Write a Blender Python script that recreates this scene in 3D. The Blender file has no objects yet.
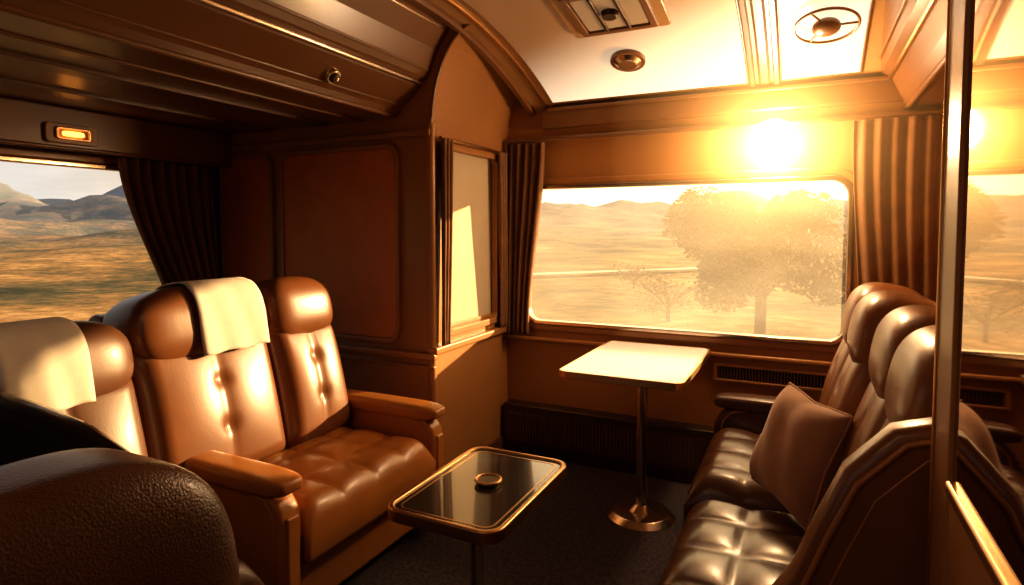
import bpy, bmesh, math, random
from mathutils import Vector, Matrix, noise
random.seed(4)
R=math.radians
S=bpy.context.scene
COL=S.collection

# ---------------------------------------------------------------- materials
def mat(name,col,rough=.5,metal=0,bump=0,bscale=200,var=0,vscale=5,coat=0,emit=None,estr=0,col2=None,spec=.5,vor=False,sheen=0):
    m=bpy.data.materials.new(name); m.use_nodes=True
    nt=m.node_tree; b=nt.nodes['Principled BSDF']
    b.inputs['Base Color'].default_value=(*col,1)
    b.inputs['Roughness'].default_value=rough
    b.inputs['Metallic'].default_value=metal
    b.inputs['Coat Weight'].default_value=coat
    b.inputs['Coat Roughness'].default_value=.2
    b.inputs['Specular IOR Level'].default_value=spec
    b.inputs['Sheen Weight'].default_value=sheen
    tc=nt.nodes.new('ShaderNodeTexCoord')
    if var or col2:
        n=nt.nodes.new('ShaderNodeTexNoise'); n.inputs['Scale'].default_value=vscale; n.inputs['Detail'].default_value=6
        nt.links.new(tc.outputs['Object'],n.inputs['Vector'])
        r=nt.nodes.new('ShaderNodeValToRGB')
        c2=col2 if col2 else tuple(c*(1-var) for c in col)
        r.color_ramp.elements[0].position=.35; r.color_ramp.elements[1].position=.65
        r.color_ramp.elements[0].color=(*c2,1); r.color_ramp.elements[1].color=(*col,1)
        nt.links.new(n.outputs['Fac'],r.inputs['Fac']); nt.links.new(r.outputs['Color'],b.inputs['Base Color'])
    if bump:
        n=nt.nodes.new('ShaderNodeTexVoronoi' if vor else 'ShaderNodeTexNoise'); n.inputs['Scale'].default_value=bscale
        nt.links.new(tc.outputs['Object'],n.inputs['Vector'])
        bp=nt.nodes.new('ShaderNodeBump'); bp.inputs['Strength'].default_value=bump; bp.inputs['Distance'].default_value=.002
        nt.links.new(n.outputs[0],bp.inputs['Height']); nt.links.new(bp.outputs['Normal'],b.inputs['Normal'])
    if emit:
        b.inputs['Emission Color'].default_value=(*emit,1); b.inputs['Emission Strength'].default_value=estr
    return m
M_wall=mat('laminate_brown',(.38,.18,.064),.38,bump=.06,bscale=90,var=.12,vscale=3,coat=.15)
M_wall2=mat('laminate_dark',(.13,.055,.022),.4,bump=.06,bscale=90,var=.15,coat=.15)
M_panel=mat('panel_russet',(.62,.20,.048),.5,bump=.2,bscale=260,var=.12,vscale=8)
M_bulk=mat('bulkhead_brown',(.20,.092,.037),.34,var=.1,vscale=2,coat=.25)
M_ceil=mat('ceiling_gloss',(.42,.25,.12),.24,var=.05,vscale=2,coat=.4)
M_gold=mat('brass',(.62,.38,.18),.32,metal=1,bump=.03,bscale=60)
M_chrome=mat('chrome',(.62,.51,.40),.22,metal=1,bump=.02,bscale=60)
M_dmetal=mat('dark_metal',(.10,.07,.05),.35,metal=.8,bump=.05,bscale=80)
M_leath=mat('leather_brown',(.17,.064,.021),.36,bump=.12,bscale=160,var=.25,vscale=4,coat=.15)
M_leath_t=mat('leather_cognac',(.28,.115,.036),.34,bump=.12,bscale=160,var=.25,vscale=4,coat=.2)
M_leath_o=mat('leather_tan',(.46,.19,.046),.34,bump=.12,bscale=160,var=.2,vscale=4,coat=.2)
M_leath_d=mat('leather_dark',(.085,.035,.016),.32,bump=.12,bscale=160,var=.25,vscale=4,coat=.25)
M_leath_m=mat('leather_chestnut',(.10,.042,.018),.42,bump=.12,bscale=160,var=.25,vscale=4,coat=.08)
M_leath_p=mat('leather_grained',(.110,.045,.020),.36,bump=.4,bscale=240,var=.25,vscale=6,coat=.2,vor=True)
M_pipe=mat('leather_piping',(.40,.18,.06),.38,bump=.1)
M_black=mat('black_lacquer',(.012,.010,.010),.18,bump=.02,coat=.5)
M_cloth=mat('linen_white',(.62,.57,.50),.9,bump=.5,bscale=500,var=.06,vscale=30,spec=.1)
M_curt=mat('curtain_fabric',(.22,.105,.045),.85,bump=.4,bscale=400,var=.2,vscale=12,sheen=.1)
M_blind=mat('blind_fabric',(.50,.41,.29),.7,bump=.2,bscale=300,var=.06)
M_carpet=mat('carpet',(.075,.055,.066),.95,bump=.9,bscale=260,col2=(.026,.020,.028),vscale=60)
M_white=mat('laminate_white',(.90,.88,.86),.25,bump=.03,coat=.3)
M_glassblk=mat('smoked_glass',(.03,.025,.022),.05,bump=.005,coat=.6)
M_pillow=mat('pillow_velvet',(.46,.26,.16),.85,bump=.5,bscale=300,var=.2,vscale=10,sheen=.3)
M_mirror=mat('mirror_bronze',(.50,.39,.28),.03,metal=1,bump=.003,bscale=4)
M_glare=mat('sun_glare_core',(1,.9,.7),.4,emit=(1,.88,.65),estr=45,bump=.01)  # glow of the added ball that stands in for the sun
M_lampo=mat('lamp_amber',(1,.5,.15),.4,emit=(1,.36,.05),estr=5,bump=.01)
M_lampc=mat('lamp_diffuser',(.40,.30,.20),.4,emit=(1,.72,.42),estr=.08,bump=.01)
M_fillr=mat('fill_diffuser_rear',(.8,.7,.55),.4,emit=(1,.62,.34),estr=4.6,bump=.01)  # glow of the added rear fill

def ceilglowmat():
    m=mat('ceiling_glow',(.50,.33,.18),.2,emit=(1,.84,.58),estr=.8,bump=.01,coat=.3)  # sunlit brightness of the ceiling put in as emission
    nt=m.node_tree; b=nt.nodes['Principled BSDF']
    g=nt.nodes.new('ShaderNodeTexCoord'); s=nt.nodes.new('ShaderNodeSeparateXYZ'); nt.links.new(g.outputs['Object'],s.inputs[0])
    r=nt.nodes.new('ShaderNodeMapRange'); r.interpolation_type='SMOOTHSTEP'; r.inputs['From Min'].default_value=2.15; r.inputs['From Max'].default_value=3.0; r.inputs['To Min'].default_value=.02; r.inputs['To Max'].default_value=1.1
    a=nt.nodes.new('ShaderNodeMath'); a.operation='MULTIPLY_ADD'; a.inputs[1].default_value=.42; nt.links.new(s.outputs['X'],a.inputs[0]); nt.links.new(s.outputs['Y'],a.inputs[2])  # painted glow gradient, brighter towards the window wall and the right
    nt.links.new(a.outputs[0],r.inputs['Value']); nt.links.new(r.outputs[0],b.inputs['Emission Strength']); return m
M_ceilglow=ceilglowmat()

def glassmat(name,veil,gl):
    m=bpy.data.materials.new(name); m.use_nodes=True; nt=m.node_tree
    nt.nodes.clear(); o=nt.nodes.new('ShaderNodeOutputMaterial')
    t=nt.nodes.new('ShaderNodeBsdfTransparent'); t.inputs[0].default_value=(1,.97,.93,1)
    d=nt.nodes.new('ShaderNodeBsdfTranslucent'); d.inputs[0].default_value=(1,.96,.88,1)
    g=nt.nodes.new('ShaderNodeBsdfGlossy'); g.inputs['Roughness'].default_value=.03
    a=nt.nodes.new('ShaderNodeMixShader')
    c=nt.nodes.new('ShaderNodeMixShader'); c.inputs[0].default_value=gl
    n=nt.nodes.new('ShaderNodeTexNoise'); n.inputs['Scale'].default_value=3; 
    mm=nt.nodes.new('ShaderNodeMath'); mm.operation='MULTIPLY'; mm.inputs[1].default_value=veil*2
    nt.links.new(n.outputs['Fac'],mm.inputs[0]); nt.links.new(mm.outputs[0],a.inputs[0])
    nt.links.new(t.outputs[0],a.inputs[1]); nt.links.new(d.outputs[0],a.inputs[2])
    nt.links.new(a.outputs[0],c.inputs[1]); nt.links.new(g.outputs[0],c.inputs[2]); nt.links.new(c.outputs[0],o.inputs[0])
    return m
M_glass=glassmat('window_glass_veil',.075,.01)  # bright veil over the outside view, built in as a translucent mix
M_glass2=glassmat('window_glass',.015,0)

# ---------------------------------------------------------------- helpers
def empty(name,loc=(0,0,0),rotz=0):
    e=bpy.data.objects.new(name,None); COL.objects.link(e); e.location=loc; e.rotation_euler=(0,0,rotz); e.empty_display_size=.1; return e
def mobj(name,verts,faces,m,parent=None,smooth=False,bevel=0,seg=3,recalc=True):
    me=bpy.data.meshes.new(name); me.from_pydata([tuple(v) for v in verts],[],faces)
    if recalc:
        bm=bmesh.new(); bm.from_mesh(me); bmesh.ops.recalc_face_normals(bm,faces=bm.faces); bm.to_mesh(me); bm.free()
    me.materials.append(m); o=bpy.data.objects.new(name,me); COL.objects.link(o)
    if parent: o.parent=parent
    if smooth:
        for p in me.polygons: p.use_smooth=True
    if bevel:
        b=o.modifiers.new('bevel','BEVEL'); b.width=bevel; b.segments=seg; b.limit_method='ANGLE'; b.angle_limit=R(35)
        for p in me.polygons: p.use_smooth=True
        w=o.modifiers.new('wn','WEIGHTED_NORMAL'); w.keep_sharp=True
    return o
def box(name,lo,hi,m,parent=None,bevel=.004):
    (a,b,c),(d,e,f)=lo,hi
    v=[(a,b,c),(d,b,c),(d,e,c),(a,e,c),(a,b,f),(d,b,f),(d,e,f),(a,e,f)]
    F=[(0,3,2,1),(4,5,6,7),(0,1,5,4),(1,2,6,5),(2,3,7,6),(3,0,4,7)]
    return mobj(name,v,F,m,parent,bevel=bevel)
def rr(u0,v0,u1,v1,r,n=8):
    P=[]
    for cx,cy,a0 in((u1-r,v1-r,0),(u0+r,v1-r,90),(u0+r,v0+r,180),(u1-r,v0+r,270)):
        for i in range(n+1):
            a=R(a0+90*i/n); P.append((cx+r*math.cos(a),cy+r*math.sin(a)))
    return P
XZ=lambda u,v,w:(u,w,v)   # plane facing y
YZ=lambda u,v,w:(w,u,v)   # plane facing x
XY=lambda u,v,w:(u,v,w)
def prism(name,pts,mp,w0,w1,m,parent=None,bevel=0,smooth=False):
    n=len(pts); V=[mp(u,v,w0) for u,v in pts]+[mp(u,v,w1) for u,v in pts]
    F=[tuple(range(n)),tuple(range(2*n-1,n-1,-1))]+[(i,(i+1)%n,n+(i+1)%n,n+i) for i in range(n)]
    return mobj(name,V,F,m,parent,bevel=bevel,smooth=smooth)
def ring(name,out,inn,mp,w0,w1,m,parent=None,bevel=.004):
    n=len(out); V=[mp(*p,w0) for p in out]+[mp(*p,w0) for p in inn]+[mp(*p,w1) for p in out]+[mp(*p,w1) for p in inn]
    F=[]
    for i in range(n):
        j=(i+1)%n
        F+=[(i,j,n+j,n+i),(2*n+i,3*n+i,3*n+j,2*n+j),(i,2*n+i,2*n+j,j),(n+i,n+j,3*n+j,3*n+i)]
    return mobj(name,V,F,m,parent,bevel=bevel)
def wall(name,outer,holes,mp,w0,w1,m):
    bm=bmesh.new(); ed=[]
    for loop in [outer]+holes:
        vs=[bm.verts.new(mp(u,v,w0)) for u,v in loop]
        ed+=[bm.edges.new((vs[i],vs[(i+1)%len(vs)])) for i in range(len(vs))]
    bmesh.ops.triangle_fill(bm,edges=ed,use_beauty=True)
    g=bmesh.ops.extrude_face_region(bm,geom=list(bm.faces))
    d=Vector(mp(0,0,w1))-Vector(mp(0,0,w0))
    for x in g['geom']:
        if isinstance(x,bmesh.types.BMVert): x.co+=d
    bmesh.ops.recalc_face_normals(bm,faces=bm.faces)
    me=bpy.data.meshes.new(name); bm.to_mesh(me); bm.free(); me.materials.append(m)
    o=bpy.data.objects.new(name,me); COL.objects.link(o); return o
def tube(name,pts,r,m,parent=None,cyc=False,res=4,smooth=True):
    cu=bpy.data.curves.new(name,'CURVE'); cu.dimensions='3D'; cu.bevel_depth=r; cu.bevel_resolution=res; cu.use_fill_caps=True
    sp=cu.splines.new('POLY'); sp.points.add(len(pts)-1)
    for i,p in enumerate(pts): sp.points[i].co=(*p,1)
    sp.use_cyclic_u=cyc
    t=bpy.data.objects.new(name+'_c',cu); COL.objects.link(t)
    bpy.context.view_layer.update()
    me=bpy.data.meshes.new_from_object(t); bpy.data.objects.remove(t)
    me.name=name; me.materials.clear(); me.materials.append(m)
    for p in me.polygons: p.use_smooth=True
    o=bpy.data.objects.new(name,me); COL.objects.link(o)
    if parent:o.parent=parent
    return o
def sp(c,e): return math.copysign(abs(c)**e,c)
def sell(name,c,h,e1,e2,m,parent=None,rot=None,nu=28,nv=40,fn=None):
    V=[];F=[]; M=rot.to_4x4() if rot else Matrix.Identity(4)
    for i in range(nu+1):
        ph=-math.pi/2+math.pi*i/nu
        for j in range(nv):
            th=2*math.pi*j/nv
            p=Vector((h[0]*sp(math.cos(ph),e1)*sp(math.cos(th),e2),h[1]*sp(math.cos(ph),e1)*sp(math.sin(th),e2),h[2]*sp(math.sin(ph),e1)))
            if fn: p=fn(p)
            V.append(Vector(c)+M@p)
    for i in range(nu):
        for j in range(nv):
            k=(j+1)%nv; F.append((i*nv+j,i*nv+k,(i+1)*nv+k,(i+1)*nv+j))
    o=mobj(name,V,F,m,parent,smooth=True)
    bm=bmesh.new(); bm.from_mesh(o.data); bmesh.ops.remove_doubles(bm,verts=bm.verts,dist=1e-5); bm.to_mesh(o.data); bm.free()
    return o
def cyl(name,c,r,h,m,parent=None,n=40,r2=None,bevel=.003):
    r2=r if r2 is None else r2
    V=[(c[0]+r*math.cos(2*math.pi*i/n),c[1]+r*math.sin(2*math.pi*i/n),c[2]) for i in range(n)]+[(c[0]+r2*math.cos(2*math.pi*i/n),c[1]+r2*math.sin(2*math.pi*i/n),c[2]+h) for i in range(n)]
    F=[tuple(range(n)),tuple(range(2*n-1,n-1,-1))]+[(i,(i+1)%n,n+(i+1)%n,n+i) for i in range(n)]
    return mobj(name,V,F,m,parent,bevel=bevel)
def pad(name,M,L,W,T,m,parent,nu=3,nv=3,puff=.018,r=.05,res=.011,side=.45,buttons=False,crown=.01):
    """tufted cushion: u along L, v along W, normal +w"""
    a=max(12,int(L/res)); b=max(12,int(W/res)); V=[];F=[]
    def er(d): 
        d=min(d/r,1); return math.sqrt(max(0,1-(1-d)**2))
    for i in range(a+1):
        for j in range(b+1):
            u=.5-.5*math.cos(math.pi*i/a); u=.6*(i/a)+.4*u
            v=.5-.5*math.cos(math.pi*j/b); v=.6*(j/b)+.4*v
            e=er(min(u,1-u)*L)*er(min(v,1-v)*W)
            q=(abs(math.sin(math.pi*nu*u))**.45)*(abs(math.sin(math.pi*nv*v))**.45)
            z=T*side+(T*(1-side))*e+e*(puff*(q-1)+crown*math.sin(math.pi*u)*math.sin(math.pi*v))
            if buttons:
                for bu in (.36,.68):
                    for bv in range(1,nv):
                        d2=((u-bu)*L)**2+((v-bv/nv)*W)**2; z-=.012*math.exp(-d2/.0006)
            V.append(M@Vector((u*L,(v-.5)*W,z)))
    top=len(V)
    for i in range(a):
        for j in range(b):
            k=i*(b+1)+j; F.append((k,k+1,k+b+2,k+b+1))
    bd=[i*(b+1) for i in range(a+1)]+[a*(b+1)+j for j in range(1,b+1)]+[i*(b+1)+b for i in range(a-1,-1,-1)]+[j for j in range(b-1,0,-1)]
    Mi=M.inverted()
    for k in bd:
        p=Mi@V[k]; V.append(M@Vector((p.x,p.y,T*side*.3)))
    lo=list(range(top,top+len(bd)))
    for k in bd:
        p=Mi@V[k]; cx=L/2; V.append(M@Vector((cx+(p.x-cx)*(1-.02/L),p.y*(1-.02/W),0)))
    l2=list(range(top+len(bd),top+2*len(bd)))
    n=len(bd)
    for i in range(n):
        j=(i+1)%n
        F.append((bd[i],bd[j],lo[j],lo[i])); F.append((lo[i],lo[j],l2[j],l2[i]))
    F.append(tuple(l2))
    return mobj(name,V,F,m,parent,smooth=True)

# ---------------------------------------------------------------- room shell
XL,XR,YB,YR=-3.15,.60,3.30,-1.0
ZT=2.36
win_rr=rr(-1.51,.785,.20,1.60,.09)
o=wall('wall_window',[(XL-.06,0),(XR+.06,0),(XR+.06,ZT),(XL-.06,ZT)],[win_rr],XZ,YB,YB+.07,M_wall)
lw=rr(.55,.80,2.14,1.66,.08)
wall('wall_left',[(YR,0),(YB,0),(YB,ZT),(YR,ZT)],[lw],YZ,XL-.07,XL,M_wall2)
wall('wall_right',[(YR,0),(YB,0),(YB,ZT),(YR,ZT)],[],YZ,XR,XR+.06,M_wall)
wall('wall_rear',[(XL,0),(XR,0),(XR,ZT),(XL,ZT)],[rr(-2.3,.8,-.6,1.7,.08)],XZ,YR-.06,YR,M_wall)
box('floor',(XL-.1,YR-.1,-.08),(XR+.1,YB+.1,0),M_carpet,bevel=0)
box('roof',(XL-.1,YR-.1,ZT),(XR+.1,YB+.1,ZT+.06),M_wall2,bevel=0)
# ceiling sheet
def zc(y): 
    t=max(0,(y-2.15)/1.15); return 2.315-.27*t**2
def sheet(name,x0,x1,ya,yb,dz,m,nx=24,ny=60):
    V=[];F=[]
    for j in range(ny+1):
        y=ya+(yb-ya)*j/ny
        for i in range(nx+1): V.append((x0+(x1-x0)*i/nx,y,zc(y)+dz))
    for j in range(ny):
        for i in range(nx):
            k=j*(nx+1)+i; F.append((k,k+1,k+nx+2,k+nx+1))
    return mobj(name,V,F,m,smooth=True)
sheet('ceiling',-1.50,.36,YR,YB,0,M_ceil)
def added_glow(x0,x1,y0,y1):  # added glowing ceiling sheets imitating sunlight on the gloss
    e=empty('added_ceiling_glow')
    q=sheet('diffuser',x0,x1,y0,y1,-.006,M_ceilglow,6,40); q.parent=e  # added sheet that only carries the ceiling glow
    for i,x in enumerate((x0,x1)):
        tube('edge_%d'%i,[(x,y0+(y1-y0)*k/20,zc(y0+(y1-y0)*k/20)-.006) for k in range(21)],.005,M_bulk,e)
    for i,y in enumerate((y0,y1)): tube('end_%d'%i,[(x0,y,zc(y)-.006),(x1,y,zc(y)-.006)],.005,M_bulk,e)
added_glow(-1.32,-.27,1.9,3.235); added_glow(-.12,.215,1.9,3.235)
# ceiling ribs
def crib(name,x0,x1,drop,m):
    V=[];F=[];n=50
    for j in range(n+1):
        y=YR+(YB-YR)*j/n; z=zc(y)
        V+=[(x0,y,z+.01),(x0,y,z-drop*.6),(x0+(x1-x0)*.2,y,z-drop),(x1-(x1-x0)*.2,y,z-drop),(x1,y,z-drop*.6),(x1,y,z+.01)]
    for j in range(n):
        for i in range(5):
            k=j*6+i; F.append((k,k+1,k+7,k+6))
    return mobj(name,V,F,m,smooth=False)
e=empty('trim_1')
for i,(a,b,d,mm) in enumerate([(-.265,-.235,.022,M_wall2),(-.222,-.168,.014,M_wall2),(-.155,-.125,.022,M_wall2)]):
    q=crib('rib_%d'%i,a,b,d,mm); q.parent=e
q=crib('trim_2',-1.50,-1.455,.03,M_bulk)
q=crib('trim_3',-1.38,-1.36,.012,M_gold)
# left bulkhead
prof=[(XL,1.90),(-1.86,1.90),(-1.835,1.91),(-1.82,1.935),(-1.70,2.035),(-1.685,2.06),(-1.66,2.075),(-1.64,2.10),(-1.60,2.20),(-1.53,2.29),(-1.44,2.335),(-1.44,ZT),(XL,ZT)]
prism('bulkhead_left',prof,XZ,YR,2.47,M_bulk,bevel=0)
e=empty('trim_4')
for i,(x,z,r) in enumerate([(-1.84,1.905,.012),(-1.80,1.952,.006),(-1.685,2.05,.011),(-1.64,2.105,.007),(-2.05,1.897,.006),(-1.545,2.285,.010)]):
    tube('rail_%d'%i,[(x,YR,z),(x,2.45,z)],r,M_chrome if i in(2,5) else M_bulk,e)
for i,x in enumerate((-2.3,-2.7)):
    box('slat_%d'%i,(x-.05,YR,1.885),(x+.05,2.43,1.905),M_wall2,e)
# spot knob on bulkhead
e=empty('reading_spotlight',(-1.765,1.93,1.975)); e.rotation_euler=(0,R(130),0)
cyl('bezel',(0,0,-.005),.038,.02,M_chrome,e,r2=.032); cyl('ring',(0,0,.014),.024,.014,M_dmetal,e,r2=.02); sell('lens',(0,0,.028),(.015,.015,.01),1,1,M_chrome,e,nu=10,nv=16)
# cabinet box + partition
prism('wall_partition',[(XL,0),(-1.70,0),(-1.66,.01),(-1.645,.03),(-1.645,ZT),(XL,ZT)],XZ,2.472,2.53,M_wall)
wall('wall_cabinet',[(2.50,0),(YB,0),(YB,ZT),(2.50,ZT)],[rr(2.60,.82,3.14,1.76,.05)],YZ,-1.70,-1.64,M_wall)
V=[];F=[];ap=[(-1.655,1.82)]+[(-1.64+.27*(1-math.cos(R(a))),1.84+.47*math.sin(R(a))) for a in range(6,91,6)]
for x,z in ap: V+=[(x,2.468,z),(x,YB,z)]
for i in range(len(ap)-1): F.append((2*i,2*i+2,2*i+3,2*i+1))
ci=len(V); V.append((-1.66,2.468,ZT)); 
for i in range(len(ap)-1): F.append((2*i,2*i+2,ci))
mobj('trim_13',V,F,M_wall)
tube('trim_5',[(x+.002,2.466,z) for x,z in ap],.009,M_bulk)
tube('trim_6',[(-1.648,2.478,.02),(-1.648,2.478,1.86)],.022,M_wall)
# blind window in cabinet side
e=empty('window_2')
ring('frame',rr(2.575,.795,3.165,1.785,.06),rr(2.61,.83,3.13,1.75,.04),YZ,-1.66,-1.622,M_wall,e)
box('blind',(-1.675,2.60,.82),(-1.665,3.14,1.76),M_blind,e,bevel=0)
box('bottom_bar',(-1.67,2.60,.83),(-1.655,3.14,.85),M_wall,e)
# ledge rails on cabinet/partition
e=empty('trim_7')
box('ledge_side',(-1.66,2.45,.725),(-1.605,YB,.765),M_wall,e,bevel=.01)
box('ledge_front',(XL,2.435,.70),(-1.61,2.48,.735),M_wall,e,bevel=.01)
box('ledge_front_lo',(XL,2.448,.66),(-1.62,2.48,.67),M_wall,e,bevel=.003)
box('picture_rail',(XL,2.448,1.80),(-1.64,2.48,1.83),M_wall,e,bevel=.006)
# russet panels
def rpanel(name,x0,x1):
    e=empty(name)
    prism('field',rr(x0,.79,x1,1.75,.06),XZ,2.455,2.475,M_panel,e,bevel=.004)
    ring('molding',rr(x0-.025,.765,x1+.025,1.775,.08),rr(x0,.79,x1,1.75,.06),XZ,2.445,2.475,M_wall,e,bevel=.006)
rpanel('wall_panel',-2.61,-1.85); rpanel('wall_panel',-3.10,-2.72)
# window trims
def window(name,r0,mp,wi,inner,mg):
    (u0,v0,u1,v1,r)=r0; e=empty(name)
    ring('frame',rr(u0-.045,v0-.045,u1+.045,v1+.045,r+.045),rr(u0-.005,v0-.005,u1+.005,v1+.005,r),mp,wi,wi+.03*inner,M_wall,e,bevel=.01)
    ring('bead',rr(u0-.005,v0-.005,u1+.005,v1+.005,r),rr(u0+.018,v0+.018,u1-.018,v1-.018,r-.015),mp,wi+.045*inner,wi-.01*inner,M_chrome,e,bevel=.005)
    prism('glass',rr(u0,v0,u1,v1,r),mp,wi+.05*inner,wi+.052*inner,mg,e)
window('window_1',(-1.51,.785,.20,1.60,.09),XZ,YB-.02,1,M_glass)
window('window_3',(.55,.80,2.14,1.66,.08),YZ,XL+.01,-1,M_glass2)
# back wall trim
e=empty('trim_8')
box('sill_rail',(-1.64,YB-.03,.675),(XR,YB,.70),M_wall,e,bevel=.008)
box('crown',(-1.40,YB-.05,1.93),(XR,YB,2.05),M_bulk,e,bevel=.015)
box('crown_lo',(-1.64,YB-.035,1.86),(XR,YB,1.885),M_wall,e,bevel=.006)
box('crown_hi',(-1.36,YB-.065,2.025),(.36,YB-.02,2.045),M_bulk,e,bevel=.006)
# window heater + vents
e=empty('radiator_cover')
box('case',(-1.62,YB-.10,.0),(-.35,YB,.30),M_dmetal,e,bevel=.01)
for i in range(60): box('fin_%d'%i,(-1.59+i*.0205,YB-.108,.08),(-1.58+i*.0205,YB-.098,.25),M_wall2,e,bevel=0)
e=empty('air_vent')
ring('frame',rr(-.42,.55,.16,.64,.01),rr(-.40,.562,.14,.628,.006),XZ,YB-.02,YB,M_wall,e,bevel=.003)
box('back',(-.41,YB-.006,.555),(.15,YB-.001,.635),M_black,e,bevel=0)
for i in range(36): box('bar_%d'%i,(-.395+i*.015,YB-.015,.56),(-.388+i*.015,YB-.005,.63),M_wall2,e,bevel=0)
box('baseboard_window',(-.35,YB-.02,0),(XR,YB,.09),M_wall2)
box('baseboard_cabinet',(-1.64,2.46,0),(-1.62,YB-.1,.09),M_wall2)
# right bulkhead
prof=[(XR,1.90),(.44,1.90),(.40,1.915),(.375,1.95),(.34,2.03),(.30,2.06),(.29,2.10),(.27,2.20),(.24,2.28),(.22,2.33),(.22,ZT),(XR,ZT)]
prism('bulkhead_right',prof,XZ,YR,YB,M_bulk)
e=empty('trim_9')
for i,(x,z,r) in enumerate([(.41,1.905,.012),(.335,2.035,.01),(.285,2.11,.007),(.243,2.275,.009)]):
    tube('rail_%d'%i,[(x,YR,z),(x,YB,z)],r,M_gold if i==1 else M_bulk,e)
# left valance + lamp
box('valance_left',(XL,YR,1.712),(XL+.13,2.47,1.90),M_bulk,bevel=.012)
tube('trim_10',[(XL+.13,YR,1.712),(XL+.13,2.45,1.712)],.01,M_bulk)
e=empty('sconce_lamp',(XL+.132,1.60,1.775))
prism('plate',rr(-.11,-.045,.11,.045,.02),YZ,0,.018,M_wall,e,bevel=.005)
ring('bezel',rr(-.075,-.028,.075,.028,.015),rr(-.06,-.018,.06,.018,.01),YZ,.015,.03,M_gold,e)
sell('bulb',(.02,0,0),(.012,.045,.012),.5,.5,M_lampo,e,nu=10,nv=20)
# ceiling fixtures
e=empty('fill_light_rear',(-.76,2.50,zc(2.50)-.008)); e.rotation_euler=(R(-9),0,0)
prism('plate',rr(-.22,-.20,.22,.20,.02),XY,-.02,.0,M_ceil,e,bevel=.006)
ring('frame',rr(-.17,-.17,.17,.17,.01),rr(-.14,-.14,.14,.14,.008),XY,-.035,-.018,M_bulk,e)
box('diffuser',(-.135,-.135,-.028),(.135,.135,-.02),M_lampc,e)
for i in(-1,1): box('bar%d'%i,(i*.05-.008,-.14,-.04),(i*.05+.008,.14,-.026),M_dmetal,e)
cyl('knob',(0,0,-.05),.03,.03,M_dmetal,e,r2=.04)
e=empty('smoke_detector',(-.80,2.93,zc(2.93)-.035)); e.rotation_euler=(R(-18),0,0)
cyl('base',(0,0,.005),.085,.02,M_bulk,e); cyl('dome',(0,0,-.012),.045,.02,M_chrome,e,r2=.07)
e=empty('ceiling_speaker',(.06,2.84,zc(2.84)-.035)); e.rotation_euler=(R(-16),0,0)
ringp=[(.12*math.cos(2*math.pi*i/40),.12*math.sin(2*math.pi*i/40),0) for i in range(40)]
tube('ring',ringp,.006,M_bulk,e,cyc=True); sell('center',(0,0,-.005),(.055,.055,.03),1,1,M_bulk,e,nu=12,nv=24)
for k in range(3):
    a=k*2.094; tube('spoke_%d'%k,[(0,0,0),(.12*math.cos(a),.12*math.sin(a),0)],.005,M_bulk,e)
# fill light added behind camera to brighten the interior
e=empty('fill_light_rear',(-1.0,-.3,2.315)); 
prism('plate',rr(-.42,-.22,.42,.22,.03),XY,-.02,.0,M_gold,e,bevel=.006); box('diffuser',(-.38,-.18,-.032),(.38,.18,-.018),M_fillr,e)  # parts of the added fill light
# glowing ball added on the wall, standing in for the sun's glare
e=empty('sun_glare',(-.15,3.235,1.775))
q=cyl('glare_backplate',(0,0,0),.09,.03,M_gold,e); q.rotation_euler=(R(-90),0,0); q.location=(0,.035,0)
sell('glare_core',(0,-.02,0),(.105,.08,.105),1,1,M_glare,e)
def halomat():
    m=bpy.data.materials.new('sun_glare_halo'); m.use_nodes=True; nt=m.node_tree; nt.nodes.clear()
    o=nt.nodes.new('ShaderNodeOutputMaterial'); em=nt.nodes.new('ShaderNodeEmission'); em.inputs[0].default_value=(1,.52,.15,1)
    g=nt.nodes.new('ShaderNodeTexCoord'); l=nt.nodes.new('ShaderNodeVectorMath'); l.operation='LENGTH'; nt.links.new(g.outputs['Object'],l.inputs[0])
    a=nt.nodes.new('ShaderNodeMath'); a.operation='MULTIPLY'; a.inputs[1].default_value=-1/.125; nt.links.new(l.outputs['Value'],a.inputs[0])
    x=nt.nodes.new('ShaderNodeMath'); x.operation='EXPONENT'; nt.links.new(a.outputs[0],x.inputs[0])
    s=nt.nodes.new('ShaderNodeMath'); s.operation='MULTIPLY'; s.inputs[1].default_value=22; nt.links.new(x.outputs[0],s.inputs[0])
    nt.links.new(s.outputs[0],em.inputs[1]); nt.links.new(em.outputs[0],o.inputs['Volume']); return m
sell('glare_halo',(0,0,0),(.8,.8,.8),1,1,halomat(),e,nu=16,nv=24)  # self-lit halo added around the ball to imitate sun glare

# ---------------------------------------------------------------- curtains
def curtain(name,mp,w,top,bot,z0,z1,folds,amp,m=M_curt):
    V=[];F=[];nu=folds*10;nz=40
    for j in range(nz+1):
        t=j/nz; z=z1+(z0-z1)*t
        s=t*t*(3-2*t)
        a=top[0]+(bot[0]-top[0])*s; b=top[1]+(bot[1]-top[1])*s
        for i in range(nu+1):
            u=i/nu
            V.append(mp(a+(b-a)*u,z,w+amp*math.sin(2*math.pi*folds*u+.5*math.sin(5*t))+.3*amp*math.sin(17*u+3*t)))
    for j in range(nz):
        for i in range(nu):
            k=j*(nu+1)+i; F.append((k,k+1,k+nu+2,k+nu+1))
    o=mobj(name,V,F,m,smooth=True); s=o.modifiers.new('s','SOLIDIFY'); s.thickness=.004; return o
curtain('curtain',XZ,YB-.06,(-1.615,-1.37),(-1.615,-1.47),.72,1.85,5,.020)
curtain('curtain',XZ,YB-.07,(.19,.575),(.24,.57),.74,1.85,6,.010)
curtain('curtain',YZ,-1.60,(2.50,2.60),(2.50,2.56),.77,1.79,3,.014)
curtain('curtain',YZ,-1.60,(3.10,3.20),(3.13,3.20),.77,1.79,3,.014)
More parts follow.
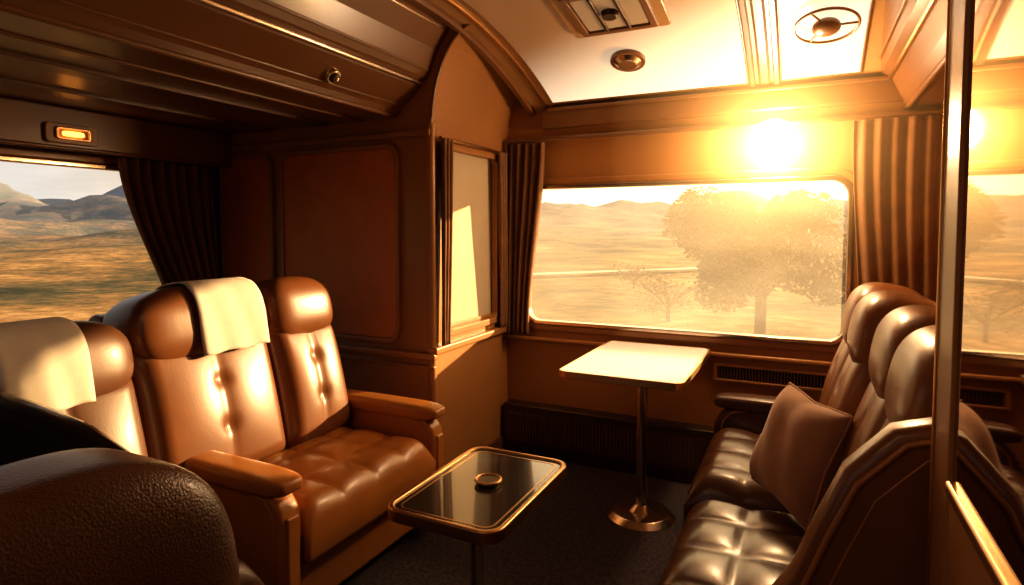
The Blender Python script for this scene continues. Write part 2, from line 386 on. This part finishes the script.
curtain('curtain',YZ,XL+.075,(1.84,2.36),(2.16,2.42),.60,1.70,8,.026)
tube('trim_11',[(-1.62,YB-.06,1.865),(.58,YB-.06,1.865)],.012,M_bulk)
tube('trim_12',[(-1.60,2.49,1.79),(-1.60,3.26,1.79)],.009,M_gold)

# ---------------------------------------------------------------- train seats
def recl(x,z,y,ang):
    U=Vector((-math.sin(ang),0,math.cos(ang))); W=Vector((math.cos(ang),0,math.sin(ang))); Vv=W.cross(U)
    M=Matrix(((U.x,Vv.x,W.x,x),(U.y,Vv.y,W.y,y),(U.z,Vv.z,W.z,z),(0,0,0,1))); return M
ARM=[(.05,.05),(.70,.05),(.735,.08),(.75,.2),(.755,.42),(.745,.475),(.71,.515),(.64,.53),(.2,.555),(.05,.56)]
WING=[(-.07,.05),(.70,.05),(.735,.08),(.75,.2),(.75,.42),(.74,.47),(.68,.52),(.56,.55),(.49,.60),(.44,.68),(.40,.79),(.355,.90),(.28,.985),(.17,1.02),(.0,1.03),(-.07,1.0)]
def piping(name,pts,y,e,m=M_pipe,r=.007):
    tube(name,[(u,y,v) for u,v in pts],r,m,e)
def train_seat(loc,rot,w,n,arms,covers=(),mback=M_leath,mseat=M_leath,mwing=M_leath,tuft=(3,4),mhead=None,cvw=.26,zs=1,backs=None,arm0y=0,cvoff=0,srad=.07):
    e=empty('train_seat',loc,rot); e.scale=(1,1,zs)
    mhead=mhead or mback
    y0=(.1+arm0y) if arms[0] else .005; y1=w-.1 if arms[1] else w-.005
    if not backs:
        cw=(y1-y0)/n; backs=[(y0+cw*k,y0+cw*(k+1)) for k in range(n)]
    box('base',(.12,y0,.05),(.69,y1,.28),mseat,e,bevel=.025)
    box('plinth',(.05,.03+arm0y,0),(.60,w-.03,.06),M_black,e)
    shell=[(-.06,.05),(.16,.05),(.20,.40),(.07,.98),(.02,1.04),(-.05,1.05),(-.09,1.0),(-.07,.6)]
    prism('back_shell',shell,XZ,backs[0][0]+.01,backs[-1][1]-.01,mback,e,bevel=.02)
    pad('seat_cushion',Matrix.Translation((.17,(y0+y1)/2,.26)),.60,y1-y0-.01,.20,mseat,e,nu=tuft[0],nv=tuft[1],puff=.022,r=srad)
    for k,(ya,yb) in enumerate(backs):
        yc=(ya+yb)/2; cw=yb-ya
        pad('back_cushion_%d'%(k+1),recl(.215,.42,yc,R(14)),.52,cw-.006,.15,mback,e,nu=1,nv=2,puff=.020,r=.06,buttons=True,crown=.02)
        rt=Matrix.Rotation(R(-10),3,'Y')
        sell('headrest_%d'%(k+1),(.115,yc,.985),(.140,cw/2-.002,.150),.75,.50 if cw<.5 else .36,mhead,e,rot=rt)
        if k in covers:
            yk=yc+cvoff
            V=[];F=[];N=40;Q=14
            for i in range(N+1):
                ph=R(-38+198*i/N)
                for j in range(Q+1):
                    t=j/Q-.5; wid=cvw*(1+.10*max(0,math.cos(ph))*(1 if ph<R(60) else 0))
                    a,c=.140*1.05+.004,.150*1.04+.003
                    rip=1+.016*math.sin(j*1.1+i*.15)
                    p=Vector((a*rip*sp(math.cos(ph),.72),t*wid,c*sp(math.sin(ph),.72)))
                    if ph<0: p.x=a*rip*(.985+.014*math.sin(j)); p.z=c*(-abs(math.sin(ph))**.9*(1.1+.03*math.sin(j*.9)))
                    V.append(Vector((.115,yk,.985))+rt@p)
            for i in range(N):
                for j in range(Q):
                    q=i*(Q+1)+j; F.append((q,q+1,q+Q+2,q+Q+1))
            o=mobj('headrest_cover_%d'%(k+1),V,F,M_cloth,e,smooth=True); s=o.modifiers.new('s','SOLIDIFY'); s.thickness=.006; s.offset=1
    for side,kind in enumerate(arms):
        if not kind: continue
        a=arm0y if side==0 else w-.1; b=a+.1
        if kind=='arm':
            prism('arm_%d'%side,ARM,XZ,a+.005,b-.005,mwing,e,bevel=.02)
            sell('arm_pad_%d'%side,(.42,(a+b)/2,.545),(.345,.06,.035),.5,.35,mwing,e)
            for yy in(a+.004,b-.004): piping('arm_piping_%d_%d'%(side,int(yy*1000)),[(x-.025 if x>.4 else x,z-.012) for x,z in ARM[1:]],yy,e,r=.004)
            box('arm_inset_%d'%side,(.74,a+.025,.12),(.762,b-.025,.45),mwing,e,bevel=.008)
        if kind=='wing':
            prism('end_panel_%d'%side,WING,XZ,a+.01,b-.01,mwing,e,bevel=.03)
            piping('end_piping_%d'%side,[(x-.02,z-.02) for x,z in WING[2:]],b-.008,e,r=.006,m=M_leath_o)
            piping('end_pipingb_%d'%side,[(x-.05,z-.045) for x,z in WING[2:]],b-.012,e,r=.003,m=M_leath_o)
        if kind=='black':
            prism('arm_%d'%side,ARM,XZ,a+.005,b-.005,mwing,e,bevel=.02)
            prism('arm_rail_%d'%side,[(.05,.6),(.74,.56),(.88,.70),(.95,.80),(.93,.88),(.84,.94),(.70,.98),(.52,1.0),(.35,1.01),(.05,1.01)],XZ,a+.02,b-.005,M_black,e,bevel=.03)
            tube('arm_rail_bead_%d'%side,[(.20,b-.008,.99),(.35,b-.008,.99),(.52,b-.008,.98),(.70,b-.008,.96),(.83,b-.008,.92),(.91,b-.008,.87)],.004,M_gold,e)
    return e
train_seat((-2.17,1.20,0),0,1.03,2,('arm','arm'),(0,),mback=M_leath,mseat=M_leath_o,mwing=M_leath_o,tuft=(3,4),mhead=M_leath,backs=[(0,.55),(.555,.93)],arm0y=.09,cvoff=.07)
train_seat((-2.12,.68,0),0,.51,1,('black',None),(0,),mback=M_leath_m,mseat=M_leath_m,mwing=M_leath_m,tuft=(2,2),cvw=.20,zs=.94,backs=[(.05,.505)],cvoff=-.055)
train_seat((.40,2.98,0),math.pi,.82,2,('arm',None),(),mback=M_leath_t,mseat=M_leath_d,mwing=M_leath_d,tuft=(3,4),srad=.09)
train_seat((.43,2.10,0),math.pi,.88,2,(None,'wing'),(),mback=M_leath_t,mseat=M_leath_d,mwing=M_leath_t,tuft=(3,4),srad=.09)
# pillow
PH=.160
e=empty('throw_pillow',(-.005,2.07,.645)); e.rotation_euler=(R(-20),R(2),R(-60))
V=[];F=[];n=32
for s in(-1,1):
    for i in range(n+1):
        for j in range(n+1):
            u=2*i/n-1; v=2*j/n-1
            th=(max(0,(1-u**4))*max(0,(1-v**4)))**.55
            pin=1+.06*abs(u*v)-.05*(1-abs(u*v))
            V.append((u*PH*pin,s*.080*th+.004*math.sin(7*u+3*v)*th,v*PH*1.05*pin))
for s in(0,1):
    o0=s*(n+1)**2
    for i in range(n):
        for j in range(n):
            k=o0+i*(n+1)+j; F.append((k,k+1,k+n+2,k+n+1))
o=mobj('cushion',V,F,M_pillow,e,smooth=True)
bm=bmesh.new(); bm.from_mesh(o.data); bmesh.ops.remove_doubles(bm,verts=bm.verts,dist=1e-4); bmesh.ops.recalc_face_normals(bm,faces=bm.faces); bm.to_mesh(o.data); bm.free()
for p in o.data.polygons: p.use_smooth=True
edge=[]
for u,v in [(t/10-1,-1) for t in range(20)]+[(1,t/10-1) for t in range(20)]+[(1-t/10,1) for t in range(20)]+[(-1,1-t/10) for t in range(20)]:
    pin=1+.06*abs(u*v)-.05*(1-abs(u*v)); edge.append((u*PH*pin,0,v*PH*1.05*pin))
tube('piping',edge,.004,M_pillow,e,cyc=True)

# ---------------------------------------------------------------- foreground armchair (faces -x)
e=empty('leather_armchair',(-.84,.68,0),math.pi); e.scale=(1,1,1.02)
w=.74
sell('back',(.10,w/2,.60),(.145,w/2+.005,.395),.50,.32,M_leath_p,e,nu=50,nv=70)
box('base',(.04,.03,.06),(.50,w-.03,.30),M_leath_p,e,bevel=.03)
pad('seat_cushion',Matrix.Translation((.16,w/2,.28)),.34,w-.24,.17,M_leath_p,e,nu=1,nv=1,puff=0,r=.07)
for i,yy in enumerate((.06,w-.06)):
    sell('arm_%d'%i,(.28,yy,.40),(.22,.06,.22),.4,.3,M_leath_p,e)
for i,(x,y) in enumerate(((.08,.07),(.45,.07),(.08,w-.07),(.45,w-.07))): cyl('leg_%d'%i,(x,y,0),.018,.08,M_black,e,n=16)

# ---------------------------------------------------------------- tables
e=empty('pedestal_table',(-.695,2.83,0))
prism('top',rr(-.265,-.40,.265,.40,.04),XY,.70,.725,M_white,e,bevel=.004)
ring('edge',rr(-.272,-.407,.272,.407,.045),rr(-.262,-.397,.262,.397,.038),XY,.695,.727,M_gold,e,bevel=.003)
cyl('post',(.03,-.08,.02),.024,.68,M_chrome,e); cyl('foot',(.03,-.08,0),.16,.025,M_chrome,e,r2=.13); cyl('collar',(.03,-.08,.025),.06,.03,M_chrome,e,r2=.03)
cyl('socket',(.03,-.08,.64),.035,.06,M_dmetal,e,r2=.06)
tube('brace',[(.03,-.08,.60),(.16,.05,.66),(.20,.10,.70)],.010,M_dmetal,e)
box('bracket',(-.20,.30,.67),(.20,.40,.70),M_dmetal,e)
e=empty('coffee_table',(-.95,1.735,0))
prism('top',rr(-.185,-.285,.185,.285,.05),XY,.47,.488,M_glassblk,e,bevel=.003)
ring('rim',rr(-.20,-.30,.20,.30,.06),rr(-.182,-.282,.182,.282,.048),XY,.455,.495,M_gold,e,bevel=.006)
ring('inlay',rr(-.165,-.265,.165,.265,.035),rr(-.160,-.260,.160,.260,.032),XY,.4875,.4890,M_gold,e,bevel=0)
cyl('post',(.0,-.05,.02),.022,.44,M_chrome,e); cyl('foot',(0,-.05,0),.15,.022,M_chrome,e,r2=.13)
cyl('collar',(0,-.05,.42),.03,.04,M_dmetal,e,r2=.06)
e=empty('ashtray',(-.94,1.745,.489))
cyl('dish',(0,0,0),.034,.012,M_gold,e,r2=.042)
tube('rim',[(.042*math.cos(2*math.pi*i/36),.042*math.sin(2*math.pi*i/36),.013) for i in range(36)],.005,M_gold,e,cyc=True)
cyl('inner',(0,0,.010),.035,.004,M_dmetal,e)

# ---------------------------------------------------------------- mirrored partition at right
e=empty('door_1')
X0=.20;X1=.245
box('post',(X0-.002,1.065,0),(X1+.01,1.175,2.28),M_wall,e,bevel=.006)
tube('post_trim_b',[(X0,1.172,0),(X0,1.172,2.28)],.006,M_gold,e)
box('lower_panel',(X0,.30,0),(X1,1.065,.95),M_wall,e,bevel=.006)
box('lower_rail',(X0-.006,.30,.95),(X1,1.065,.972),M_gold,e,bevel=.006)
box('mirror_glass',(X0+.004,.30,.972),(X1-.01,1.065,1.72),M_mirror,e,bevel=0)
box('upper_rail',(X0-.006,.30,1.72),(X1,1.065,1.74),M_gold,e,bevel=.006)
box('upper_panel',(X0,.30,1.74),(X1,1.065,2.28),M_wall2,e,bevel=.006)

# ---------------------------------------------------------------- exterior
def terr(x,y):
    dx,dy=x+1.2,y-1.5; r=math.hypot(dx,dy); az=math.degrees(math.atan2(-dx,dy)) # left of +Y
    z=-1.7+.25*noise.noise(Vector((x*.08,y*.08,0)))*min(1,r/12)
    t=max(0,min(1,(r-25)/110)); t=t*t
    z+=t*(4+8*noise.fractal(Vector((x*.02,y*.02,3)),1.0,2.0,4))*.5
    m=max(0,min(1,(az-26)/20))*max(0,min(1,(r-190)/160))
    z+=m*(19+38*noise.fractal(Vector((x*.010,y*.010,7)),.9,2.1,6))
    m2=(1-max(0,min(1,(az-26)/20)))*max(0,min(1,(r-150)/160))
    z+=m2*(9+18*noise.fractal(Vector((x*.010,y*.010,17)),.9,2.1,6))
    return z
V=[];F=[];na=300;nr=100
for i in range(nr+1):
    r=6*(480/6)**(i/nr)
    for j in range(na):
        a=2*math.pi*j/na; x=-1.2+r*math.sin(a); y=1.5+r*math.cos(a); V.append((x,y,terr(x,y)))
for i in range(nr):
    for j in range(na):
        k=(j+1)%na; F.append((i*na+j,i*na+k,(i+1)*na+k,(i+1)*na+j))
V.append((-1.2,1.5,-1.75)); c=len(V)-1
for j in range(na): F.append((c,j,(j+1)%na))
def terrmat():
    m=bpy.data.materials.new('moorland'); m.use_nodes=True; nt=m.node_tree; b=nt.nodes['Principled BSDF']; b.inputs['Roughness'].default_value=1; b.inputs['Specular IOR Level'].default_value=.05
    g=nt.nodes.new('ShaderNodeNewGeometry')
    def nz(sx,sy,det):
        mp=nt.nodes.new('ShaderNodeMapping'); mp.inputs['Scale'].default_value=(sx,sy,.5)
        n=nt.nodes.new('ShaderNodeTexNoise'); n.inputs['Scale'].default_value=1.0; n.inputs['Detail'].default_value=det; n.inputs['Roughness'].default_value=.72
        nt.links.new(g.outputs['Position'],mp.inputs[0]); nt.links.new(mp.outputs[0],n.inputs['Vector']); return n
    n=nz(.10,.10,10); n2=nz(1.3,1.3,6)
    ad=nt.nodes.new('ShaderNodeMath'); ad.operation='MULTIPLY_ADD'; ad.inputs[1].default_value=.35
    nt.links.new(n2.outputs['Fac'],ad.inputs[0])
    sc=nt.nodes.new('ShaderNodeMath'); sc.operation='MULTIPLY'; sc.inputs[1].default_value=.68; nt.links.new(n.outputs['Fac'],sc.inputs[0]); nt.links.new(sc.outputs[0],ad.inputs[2])
    r=nt.nodes.new('ShaderNodeValToRGB'); cr=r.color_ramp
    cr.elements[0].position=.40; cr.elements[0].color=(.028,.036,.022,1)
    cr.elements[1].position=.64; cr.elements[1].color=(.55,.36,.16,1)
    x=cr.elements.new(.48); x.color=(.10,.090,.048,1)
    x=cr.elements.new(.55); x.color=(.27,.165,.070,1)
    nt.links.new(ad.outputs[0],r.inputs['Fac'])
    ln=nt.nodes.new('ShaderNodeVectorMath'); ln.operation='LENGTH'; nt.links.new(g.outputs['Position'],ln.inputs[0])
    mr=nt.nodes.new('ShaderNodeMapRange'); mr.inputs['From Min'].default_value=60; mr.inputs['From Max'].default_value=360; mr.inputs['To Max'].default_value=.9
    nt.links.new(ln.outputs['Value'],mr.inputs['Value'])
    mx=nt.nodes.new('ShaderNodeMix'); mx.data_type='RGBA'; mx.inputs[7].default_value=(.17,.22,.30,1)  # aerial perspective painted into the base colour, bluer with distance
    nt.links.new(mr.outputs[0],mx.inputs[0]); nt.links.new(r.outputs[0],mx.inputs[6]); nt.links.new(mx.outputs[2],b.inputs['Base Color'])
    return m
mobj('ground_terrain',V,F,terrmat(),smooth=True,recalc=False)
M_path=mat('gravel_path',(.66,.55,.42),.95,bump=.3,bscale=5,var=.2,vscale=2)
def strip(name,p,wd,m,h=.05):
    V=[];F=[]
    for i in range(len(p)):
        x,y=p[i]; a=p[min(i+1,len(p)-1)]; b=p[max(i-1,0)]; d=Vector((a[0]-b[0],a[1]-b[1])).normalized(); nn=Vector((-d.y,d.x))*wd
        for s in(-1,1): V.append((x+s*nn.x,y+s*nn.y,terr(x,y)+h))
    for i in range(len(p)-1): F.append((2*i,2*i+1,2*i+3,2*i+2))
    return mobj(name,V,F,m)
strip('country_road',[(-16+i*.8,12.0+.4*math.sin(i*.15)+i*.02) for i in range(45)],.7,M_path,.08)
strip('country_road',[(-24+i*1.2,24+i*1.5) for i in range(26)],.7,M_path,.25)
# trees
M_leaf=mat('autumn_foliage',(.30,.21,.08),.9,bump=.3,bscale=6,var=.45,vscale=3)
M_bark=mat('bark',(.12,.07,.04),.9,bump=.5,bscale=20)
def tree(x,y,h,w,seed,N=900,name='tree'):
    random.seed(seed); z=terr(x,y); e=empty(name,(x,y,z))
    lobes=[(random.uniform(-.34,.34)*w,random.uniform(-.3,.3)*w,h*random.uniform(.30,.85),random.uniform(.13,.22)*w) for _ in range(26)]
    V=[];F=[]
    for i in range(N):
        L=random.choice(lobes); a=random.uniform(0,6.283); zz=random.uniform(-1,1); q=random.random()**.35*L[3]
        c=Vector((L[0]+q*math.sqrt(1-zz*zz)*math.cos(a),L[1]+q*math.sqrt(1-zz*zz)*math.sin(a),L[2]+q*zz*.8))
        s=random.uniform(.02,.05)*w/4
        M=Matrix.Rotation(random.uniform(0,6),3,'X')@Matrix.Rotation(random.uniform(0,6),3,'Y'); k=len(V)
        for p in((-1.6,0,0),(-.5,.8,.2),(.6,.8,.2),(1.7,0,0),(.6,-.8,.2),(-.5,-.8,.2)): V.append(c+M@(Vector(p)*s))
        F.append((k,k+1,k+2,k+3)); F.append((k,k+3,k+4,k+5))
    mobj('crown',V,F,M_leaf,e,recalc=False)
    cyl('trunk',(0,0,-.2),w*.035,h*.6,M_bark,e,n=12,r2=w*.02,bevel=0)
    for k in range(9):
        a=k*.9+.3; tube('branch_%d'%k,[(0,0,h*.25),(.15*w*math.cos(a),.15*w*math.sin(a),h*.5),(.36*w*math.cos(a),.36*w*math.sin(a),h*.75)],w*.009,M_bark,e,res=1)
tree(-1.0,17.0,4.1,5.0,1,24000)
for i,(x,y) in enumerate([(-8,31),(-19,34),(-12,22),(2.5,30),(-3.9,19.5)]):
    tree(x,y,1.3+.3*(i%3),2.6,10+i,1800,'bush')

# ---------------------------------------------------------------- lights / sky
sd=Vector((-.62,-.76,-.185)).normalized()
L=bpy.data.lights.new('sun','SUN'); L.energy=13; L.color=(1,.66,.32); L.angle=R(1.0)
o=bpy.data.objects.new('sun',L); COL.objects.link(o); o.rotation_euler=sd.to_track_quat('-Z','Y').to_euler(); o.location=(8,14,6)
P=bpy.data.lights.new('sun_glare_light','POINT'); P.energy=23; P.color=(1,.54,.19); P.shadow_soft_size=.06
o=bpy.data.objects.new('sun_glare_light',P); COL.objects.link(o); o.location=(-.15,3.07,1.775)  # added light, spills the stand-in sun's glow onto wall and ceiling
W=bpy.data.worlds.new('World'); S.world=W; W.use_nodes=True; nt=W.node_tree; bg=nt.nodes['Background']
tc=nt.nodes.new('ShaderNodeTexCoord')
dot=nt.nodes.new('ShaderNodeVectorMath'); dot.operation='DOT_PRODUCT'; dot.inputs[1].default_value=(.22,.97,.12)
nt.links.new(tc.outputs['Generated'],dot.inputs[0])
r=nt.nodes.new('ShaderNodeValToRGB'); cr=r.color_ramp
cr.elements[0].position=.25; cr.elements[0].color=(.36,.38,.42,1)
cr.elements[1].position=1; cr.elements[1].color=(3.2,2.3,1.25,1)
x=cr.elements.new(.62); x.color=(.55,.54,.53,1)
x=cr.elements.new(.86); x.color=(1.4,1.05,.66,1)
mm=nt.nodes.new('ShaderNodeMapRange'); mm.inputs['From Min'].default_value=-1; nt.links.new(dot.outputs['Value'],mm.inputs['Value'])
nt.links.new(mm.outputs[0],r.inputs['Fac']); 
cl=nt.nodes.new('ShaderNodeTexNoise'); cl.inputs['Scale'].default_value=3; cl.inputs['Detail'].default_value=6
mpp=nt.nodes.new('ShaderNodeMapping'); mpp.inputs['Scale'].default_value=(1,1,6); nt.links.new(tc.outputs['Generated'],mpp.inputs[0]); nt.links.new(mpp.outputs[0],cl.inputs['Vector'])
m2=nt.nodes.new('ShaderNodeMapRange'); m2.inputs['From Min'].default_value=.3; m2.inputs['From Max'].default_value=.7; m2.inputs['To Min'].default_value=.7; m2.inputs['To Max'].default_value=1.35
nt.links.new(cl.outputs['Fac'],m2.inputs['Value'])
vm=nt.nodes.new('ShaderNodeVectorMath'); vm.operation='SCALE'; nt.links.new(r.outputs[0],vm.inputs[0]); nt.links.new(m2.outputs[0],vm.inputs['Scale'])
nt.links.new(vm.outputs[0],bg.inputs[0]); bg.inputs[1].default_value=1.15

# ---------------------------------------------------------------- camera
cam=bpy.data.cameras.new('camera'); cam.lens=600/1024*36; cam.sensor_width=36; cam.shift_y=-.030; cam.clip_start=.02; cam.clip_end=2000
o=bpy.data.objects.new('camera',cam); COL.objects.link(o); o.location=(0,0,1.34); o.rotation_euler=(R(87),0,R(26)); S.camera=o
S.view_settings.view_transform='Standard'
try: S.view_settings.look='Medium High Contrast'
except Exception as ex:
    print('look',ex); S.view_settings.gamma=.9
